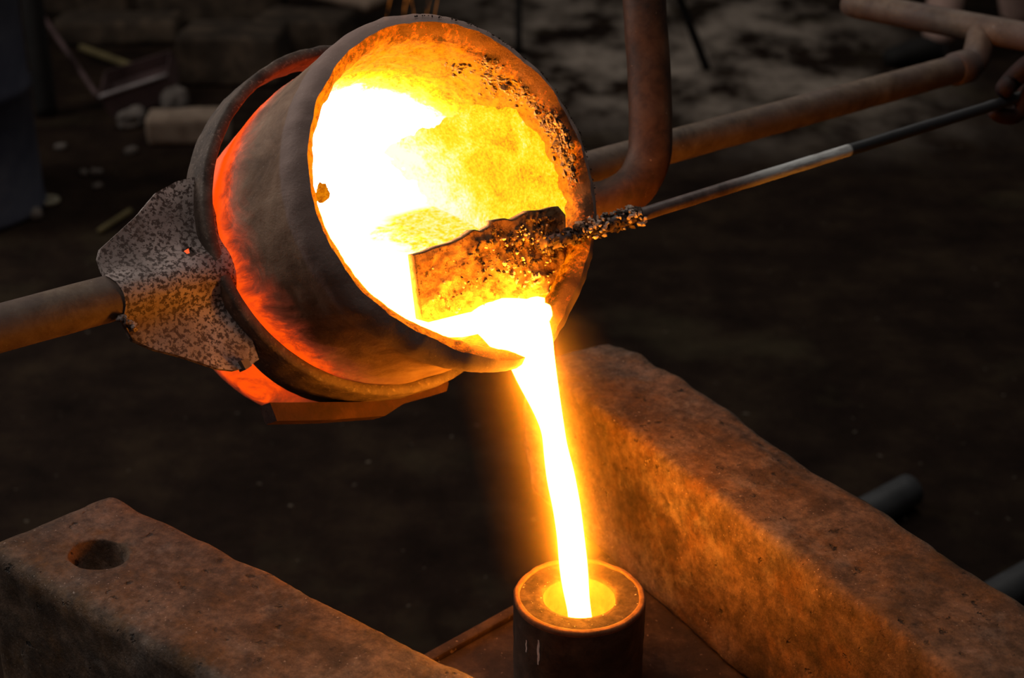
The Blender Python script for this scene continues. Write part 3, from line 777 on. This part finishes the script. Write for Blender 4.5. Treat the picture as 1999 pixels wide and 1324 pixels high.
# scoop with long handle
p = fz(262, 232)
sco = thing('scoop', 'maroon sheet-metal scoop with long thin handle leaning on rubble', 'scoop', (p.x, p.y, 0))
ra, rb = at(192, 190, (p - CAM).dot(FW) - .05), at(326, 146, (p - CAM).dot(FW) + .05)
dn_ = V((.03, .02, -.075)); bk = V((-.02, .16, .03))
tv = [ra, rb, rb + bk, ra + bk]; bv = [ra + dn_, rb + dn_ * .9, rb + dn_ * .5 + bk, ra + dn_ * .5 + bk]
pv = [*tv, *bv]
inn = [q.lerp(sum(pv, V()) / 8, .05) for q in pv]
shell_f = [(0, 1, 5, 4), (1, 2, 6, 5), (2, 3, 7, 6), (3, 0, 4, 7), (4, 5, 6, 7)]
g = (pv + inn, shell_f + [tuple(8 + i for i in reversed(f)) for f in shell_f] + [(0, 8, 9, 1), (1, 9, 10, 2), (2, 10, 11, 3), (3, 11, 8, 0)])
pan = W('pan', g, M_scoop, False, sco)
W('rim', tubegeo(line(ra, rb, 6), .006, 10), M_edge, True, pan)
W('handle', tubegeo(line(ra, at(45, -25, (p - CAM).dot(FW) + .25), 12), .008, 12), M_scoop, True, sco)
block('brick', 'dusty beige firebrick lying on the floor left of the crucible', 'brick', 372, 272, (.215, .115, .075), .12, M_brick, .003, .012, seed=2)
block('stone', 'small pale rubble lump behind the beige firebrick', 'stone', 338, 212, (.07, .07, .06), .6, M_stone, .012, .02, seed=5)
block('stone', 'whitish stone wedged under the maroon scoop', 'stone', 256, 250, (.075, .05, .05), .4, M_stone, .012, .016, seed=6)
rodbetween('stick', 'thin ochre stick lying behind the maroon scoop', 'stick', fz(160, 105) + V((0, 0, .02)), fz(285, 152) + V((0, 0, .02)), .012, M_stick)
rodbetween('stick', 'short ochre stick on the floor above the steel gusset plate', 'stick', fz(195, 458) + V((0, 0, .008)), fz(255, 418) + V((0, 0, .008)), .007, M_stick)
# little ring near the drum
p = fz(95, 398); tv, tf = tubegeo([p + V((.021 * math.cos(t_), .021 * math.sin(t_), .008)) for t_ in [2 * math.pi * k / 28 for k in range(29)]], .007, 10, False)
tag(mesh('ringlet', tv, tf, M_ringlet), 'small pale metal ring lying by the drum foot', 'ring')
for i, (x, y, sz, lab) in enumerate(((118, 292, .022, 'small grey pebble nearest the drum, above the others'), (257, 300, .024, 'small grey pebble below the whitish stone'), (165, 342, .02, 'small grey pebble, left one of a close pair'), (190, 341, .02, 'small grey pebble, right one of a close pair'), (190, 368, .018, 'small grey pebble below the close pair'), (72, 425, .026, 'flat grey pebble beside the small pale ring'), (70, 545 - 200, .02, 'small grey pebble against the foot of the drum'))):
    block('pebble', lab, 'pebble', x, y, (sz * 1.4, sz, sz * .7), i, M_stone, .004, sz * .3, group='pebbles on the floor at left', seed=i)
# timber and mould boxes piled at the back left
block('crate', 'sooty wooden block behind the firebrick', 'block', 462, 150, (.30, .24, .15), -.05, M_timber, .004, .01, seed=3)
block('timber', 'dark timber slab behind the scoop handle', 'timber', 235, 78, (.40, .18, .08), .1, M_timber, .006, .01, seed=4)
block('plank', 'pale brown plank resting across dark blocks above the crucible rim', 'plank', 640, 70, (.42, .16, .035), -.45, M_timber2, .003, .006, z=.14, tilt=(0, .12), seed=11)
block('timber', 'dark squared block under the pale brown plank', 'timber', 600, 105, (.28, .2, .13), -.2, M_timber, .004, .01, seed=12)
block('timber', 'sooty timber block at the top edge left of the plank', 'timber', 420, 40, (.5, .2, .12), .15, M_timber, .006, .012, seed=14)
block('timber', 'far dark timber at the top edge above the scoop', 'timber', 170, 25, (.36, .16, .10), -.15, M_timber, .006, .012, seed=15)
# thin rods
a_ = fz(1012, 105); rodbetween('rod', 'thin dark upright rod behind the crucible rim', 'rod', a_, a_ + V((.0, .02, .9)), .0105, M_black)
a_ = fz(1380, 135); rodbetween('prop', 'thin black slanting prop beyond the bail pipe', 'prop', a_, at(1305, -60, (a_ - CAM).dot(FW) - .35), .013, M_black)
# grey pipes behind the right beam
for (xa, ya, xb, yb, lab) in ((1640, 1058, 1772, 985, 'grey pipe end showing behind the middle of the right beam'), (1880, 1232, 2030, 1146, 'grey pipe end showing behind the right beam at the frame edge')):
    a_, b_ = fz(xa, ya) + V((0, 0, .026)), fz(xb, yb) + V((0, 0, .026)); d_ = (b_ - a_).normalized()
    pts = [a_ - d_ * .15] + line(a_, b_, 8) + [b_ + d_ * .002, b_ + d_ * .002, b_ - d_ * .06]
    rr = [.026] * (len(pts) - 3) + [.024, .021, .021]
    tag(fixn(mesh('pipe', *tubegeo(pts, rr, 24), M_grey)), lab, 'pipe', 'grey pipes on the floor behind the right beam')

# ------------------------------------------------------------------ people
M_trous = rusty('dusty_pinkish_trousers', [(.3, (.38, .24, .20)), (.6, (.62, .43, .37))], 9, .95, .3, 120)
M_shirt = rusty('dark_work_shirt', [(.3, (.012, .012, .014)), (.6, (.03, .03, .034))], 9, .95, .3, 120)
M_dtr = rusty('dark_trousers', [(.3, (.018, .016, .016)), (.6, (.04, .036, .034))], 9, .95, .3, 120)
M_skinp = rusty('skin', [(.3, (.28, .15, .10)), (.7, (.36, .20, .14))], 30, .6, .1)
M_glove = rusty('dark_red_leather', [(.3, (.008, .003, .003)), (.6, (.026, .006, .004))], 60, .7, .4, 200)
M_hair = rusty('black_hair', [(.3, (.006, .005, .005)), (.7, (.02, .016, .014))], 60, .6, .6, 200)
def skinned(verts, edges, mats, pick, root=0, sub=2):
    me = bpy.data.meshes.new('b'); me.from_pydata([tuple(v[0]) for v in verts], edges, []); o = bpy.data.objects.new('b', me); C.objects.link(o)
    m = o.modifiers.new('s', 'SKIN'); m.use_smooth_shade = True
    if not me.skin_vertices: bpy.context.view_layer.objects.active = o
    for i, v in enumerate(verts):
        sv = me.skin_vertices[0].data[i]; sv.radius = v[1] if hasattr(v[1], '__len__') else (v[1], v[1]); sv.use_root = (i == root)
    ss = o.modifiers.new('u', 'SUBSURF'); ss.levels = ss.render_levels = sub
    dg = bpy.context.evaluated_depsgraph_get(); dg.update(); r = bpy.data.meshes.new_from_object(o.evaluated_get(dg))
    bpy.data.objects.remove(o)
    r.materials.clear()
    for q in mats: r.materials.append(q)
    for p_ in r.polygons: p_.material_index = pick(p_.center); p_.use_smooth = True
    return r
def person(label, hip, yaw, legs, arms, lean, trousers, shirt):
    """hip: world hip centre; legs: two (knee, ankle) world pairs; arms: two (elbow, wrist) world pairs"""
    f = V((math.cos(yaw), math.sin(yaw), 0)); s_ = V((-f.y, f.x, 0)); up_ = (V((0, 0, 1)) + f * lean).normalized()
    root = thing('person', label, 'person', (hip.x, hip.y, 0))
    ch = hip + up_ * .32; nk = hip + up_ * .50; hd = nk + up_ * .10 + f * .02
    vt = [(hip, (.15, .12)), (hip + up_ * .15, (.145, .115)), (ch, (.165, .125)), (nk, (.06, .06)), (nk + up_ * .05, (.055, .055)), (hd + up_ * .03, (.075, .085)), (hd + up_ * .11, (.078, .092)), (hd + up_ * .17, (.05, .06))]
    ed = [(0, 1), (1, 2), (2, 3), (3, 4), (4, 5), (5, 6), (6, 7)]
    for sg, (kn, an) in zip((1, -1), legs):
        i = len(vt); th = hip + s_ * .10 * sg - V((0, 0, .06)); vt += [(th, .095), (th.lerp(kn, .5), .082), (kn, .062), (kn.lerp(an, .4), .060), (an, .060)]
        ed += [(0, i), (i, i + 1), (i + 1, i + 2), (i + 2, i + 3), (i + 3, i + 4)]
    for sg, (el, wr) in zip((1, -1), arms):
        i = len(vt); shd = ch + up_ * .10 + s_ * .19 * sg; vt += [(shd, .07), (shd.lerp(el, .5), .055), (el, .046), (el.lerp(wr, .45), .043), (wr, .03)]
        ed += [(2, i), (i, i + 1), (i + 1, i + 2), (i + 2, i + 3), (i + 3, i + 4)]
    def pick(c):
        if (c - hip).dot(up_) > .53 and (c - nk).length < .5 and abs((c - nk).dot(s_)) < .13: return 2
        return 0 if c.z < hip.z + .04 and (c - hip).length < 1.2 and min((c - a[1]).length for a in arms) > .28 and min((c - a[0]).length for a in arms) > .12 else 1
    bod = put(fin('body', skinned(vt, ed, [trousers, shirt, M_skinp], pick), None), root)
    # head details
    hc_ = hd + up_ * .08
    cap = [(hc_ + up_ * .045 - f * .012, .088), (hc_ + up_ * .02 - f * .045, .075)]
    W('hair', lumps(cap, 3), M_hair, True, bod)
    for sg in (1, -1): W('ear', lumps([(hc_ + s_ * .078 * sg - up_ * .01, .018)], 2), M_skinp, True, bod)
    W('nose', lumps([(hc_ + f * .092 - up_ * .015, .014)], 2), M_skinp, True, bod)
    for sg in (1, -1): W('eye', lumps([(hc_ + f * .083 + s_ * .03 * sg + up_ * .012, .009)], 2), M_hair, True, bod)
    W('mouth', lumps([(hc_ + f * .082 - up_ * .05, .010)], 2), M_skinp, True, bod)
    for kn, an in legs:
        fa = V((an.x, an.y, 0)); vt = [(fa - f * .05 + V((0, 0, .045)), (.042, .045)), (fa + f * .05 + V((0, 0, .045)), (.045, .045)), (fa + f * .14 + V((0, 0, .035)), (.045, .034)), (fa + f * .19 + V((0, 0, .028)), (.034, .026)), (fa + V((0, 0, .06)), (.036, .036))]
        put(fin('shoe', skinned(vt, [(0, 1), (1, 2), (2, 3), (0, 4)], [M_black], lambda c: 0), None), root)
    return root
def glove(root, name, wr, grip, axis, mat, extend=None):
    """gloved hand from the wrist closing round a bar through grip along axis"""
    axis = axis.normalized(); out = (wr - grip); out = (out - axis * out.dot(axis)).normalized(); sd = axis.cross(out)
    vs, fs = [], []
    def add(g):
        o = len(vs); vs.extend(g[0]); fs.extend(tuple(o + i for i in q) for q in g[1])
    kn = [grip + axis * (.010 + .021 * k - .03) + out * (.030 + .002 * (k == 1)) for k in range(4)]
    cenp = grip + out * .045 + axis * .005
    pm = [wr, wr.lerp(cenp, .5), cenp, grip + out * .030 + axis * .003]
    # palm: flattened tube
    n0 = len(vs); add(tubegeo(spline(pm, 5), [.030, .031, .032, .034, .036, .038, .040, .041, .042, .042, .042, .041, .040, .038, .034, .026], 16))
    for i in range(n0, len(vs)):
        d = (vs[i] - cenp).dot(sd); vs[i] = vs[i] - sd * d * .45
    for k in range(4):
        if k == 0 and extend is not None:
            pts = spline([kn[0], kn[0].lerp(extend[0], .5), extend[0], extend[1]], 5)
        else:
            c0 = kn[k]; c0 = grip + axis * (c0 - grip).dot(axis); R_ = .0165; pts = []
            for j in range(15):
                an = math.radians(20 + 255 * j / 14); pts.append(c0 + (out * math.cos(an) + sd * math.sin(an)) * (R_ if j > 2 else R_ + .014 * (1 - j / 3)))
        n = len(pts); rr = [.0098 - .002 * j / n for j in range(n)]; rr[-1] = .004; rr[-2] = .007
        add(tubegeo(pts, rr, 12))
    tb = grip + out * .040 - axis * .03; pts = spline([tb + axis * .02, tb - axis * .012 - sd * .008, grip - axis * .05 - sd * .012 + out * .014, grip - axis * .072 - sd * .004 + out * .014], 5)
    n = len(pts); rr = [.0125 - .003 * j / n for j in range(n)]; rr[-1] = .005; add(tubegeo(pts, rr, 12))
    return W(name, (vs, fs), mat, True, root)
# worker holding the skimmer: only the gloved hand reaches into the picture
sq = ((onplane(1990, 190, RS2, u_) - RS2).dot(rdir))
G = RS2 + rdir * (sq + .035)
ext = (RS2 + rdir * (sq - .01) - V((0, 0, .017)) + u_ * .004, at(1934, 221, (RS2 + rdir * (sq - .03) - CAM).dot(FW)))
wrist = G + V((.085, .03, .055)); elb = V((.80, 1.62, 1.05)) ; hipB = V((1.22, 1.62, .93))
yawB = math.radians(190)
legsB = ((V((1.10, 1.46, .50)), V((1.17, 1.44, .09))), (V((1.13, 1.80, .50)), V((1.28, 1.84, .09))))
fB = V((math.cos(yawB), math.sin(yawB), 0)); sB = V((-fB.y, fB.x, 0))
# second hand further back along the same rod
G2 = RS2 + rdir * (sq + .38); wr2 = G2 + V((.07, .05, .075)); elb2 = V((.98, 1.86, 1.08))
pB = person('worker in dark clothes at the right edge, gloved hands holding the skimmer rod', hipB, yawB, legsB, ((elb, wrist), (elb2, wr2)), .30, M_dtr, M_shirt)
glove(pB, 'glove', wrist, G, rdir, M_glove, ext); glove(pB, 'glove', wr2, G2, rdir, M_glove)
# bystander far behind the crossbar
pa = fz(1812, 122); yawA = math.radians(200)
fA = V((math.cos(yawA), math.sin(yawA), 0)); sA = V((-fA.y, fA.x, 0))
a1 = pa + V((.02, 0, .05)); a2 = fz(1985, 78) + V((0, 0, .05))
hipA = (a1 + a2) / 2 + V((.02, .02, .80))
legsA = ((a2.lerp(hipA, .52) + fA * .05, a2), (a1.lerp(hipA, .52) + fA * .05, a1))
if (a1 - a2).dot(sA) > 0: legsA = legsA[::-1]
wA = [hipA + sA * .24 * g_ + V((0, 0, -.10)) + fA * .08 for g_ in (1, -1)]
eA = [hipA + sA * .27 * g_ + V((0, 0, .16)) - fA * .03 for g_ in (1, -1)]
pA = person('bystander in pinkish trousers and black shoes behind the crossbar', hipA, yawA, legsA, tuple(zip(eA, wA)), .05, M_trous, M_shirt)
for g_ in (0, 1): glove(pA, 'hand', wA[g_], wA[g_] - V((0, 0, .08)) , fA, M_skinp)

# ------------------------------------------------------------------ added scatter volume imitating lens bloom round the stream
import numpy as np
fpath = [p for p, hw, a_ in rings if p.z > MOULD.z - .02 and a_ > .29]
zz_ = np.array([p.z for p in fpath]); fx_ = np.polyfit(zz_ - MOULD.z, [p.x for p in fpath], 2); fy_ = np.polyfit(zz_ - MOULD.z, [p.y for p in fpath], 2)
def bloom_mat():
    s = NT('bloom'); x, y, z = s.xyz(); h = s.math('SUBTRACT', z, MOULD.z)
    def poly(c): return s.math('ADD', s.math('MULTIPLY', s.math('ADD', s.math('MULTIPLY', h, float(c[0])), float(c[1])), h), float(c[2]))
    dx, dy = s.math('SUBTRACT', x, poly(fx_)), s.math('SUBTRACT', y, poly(fy_))
    d = s.math('SUBTRACT', s.math('SQRT', s.math('ADD', s.math('MULTIPLY', dx, dx), s.math('MULTIPLY', dy, dy))), .010)
    def ex(a, l): return s.math('MULTIPLY', s.math('EXPONENT', s.math('MULTIPLY', d, -1 / l)), a)
    den = s.math('MAXIMUM', s.math('SUBTRACT', s.math('ADD', ex(8.0, .006), ex(2.4, .019)), 2.4 * math.exp(-.060 / .019)), 0)
    den = s.math('MULTIPLY', s.math('MULTIPLY', den, s.rng(z, ZL + .03, ZL - .03)), s.rng(h, .0, .05, .35, 1))
    v = s.n('ShaderNodeVolumeScatter'); v.inputs['Color'].default_value = (1, .72, .35, 1); s.l(den, v.inputs['Density'])
    s.l(v.outputs[0], s.out.inputs['Volume']); return s.m
fm = thing('bloom', 'thin added haze imitating the bloom round the pouring stream', 'bloom', (MOULD.x, MOULD.y, MOULD.z)); fm['kind'] = 'stuff'
fp = []
for i in range(31):
    h = .002 + (ZL + .03 - MOULD.z - .002) * i / 30; fp.append(V((np.polyval(fx_, h), np.polyval(fy_, h), MOULD.z + h)))
W('bloom_column', tubegeo(fp, .0705, 28), bloom_mat(), True, fm)

# ------------------------------------------------------------------ small flames licking over the rim
def flame_mat():
    s = NT('flame'); v = s.n('ShaderNodeEmission'); v.inputs[0].default_value = (1, .30, .04, 1)
    s.l(s.math('MULTIPLY', s.rng(s.noise(60, 3), .35, .65), 11.0), v.inputs[1]); s.l(v.outputs[0], s.out.inputs['Volume']); return s.m
M_flame = flame_mat()
fb = CRIM + BX * .128 - AX * .004
fla = thing('flame', 'faint orange flame wisps rising over the top of the crucible rim', 'flame', (fb.x, fb.y, fb.z))
for lx, hgt, sx, wd in ((-.012, .060, .006, .0022), (.004, .075, .010, .003), (.016, .055, -.004, .002), (.026, .065, .008, .0026), (.034, .045, .004, .0018)):
    b0 = glob(lx, .118, -.012)
    pts = spline([b0, b0 + V((sx * .2, 0, hgt * .35)), b0 + V((sx * .9, .004, hgt * .7)), b0 + V((sx * .6, .006, hgt))], 6); n = len(pts)
    W('wisp', tubegeo(pts, [.0004 + wd * math.sin(math.pi * (i + .4) / n) for i in range(n)], 12), M_flame, True, fla)
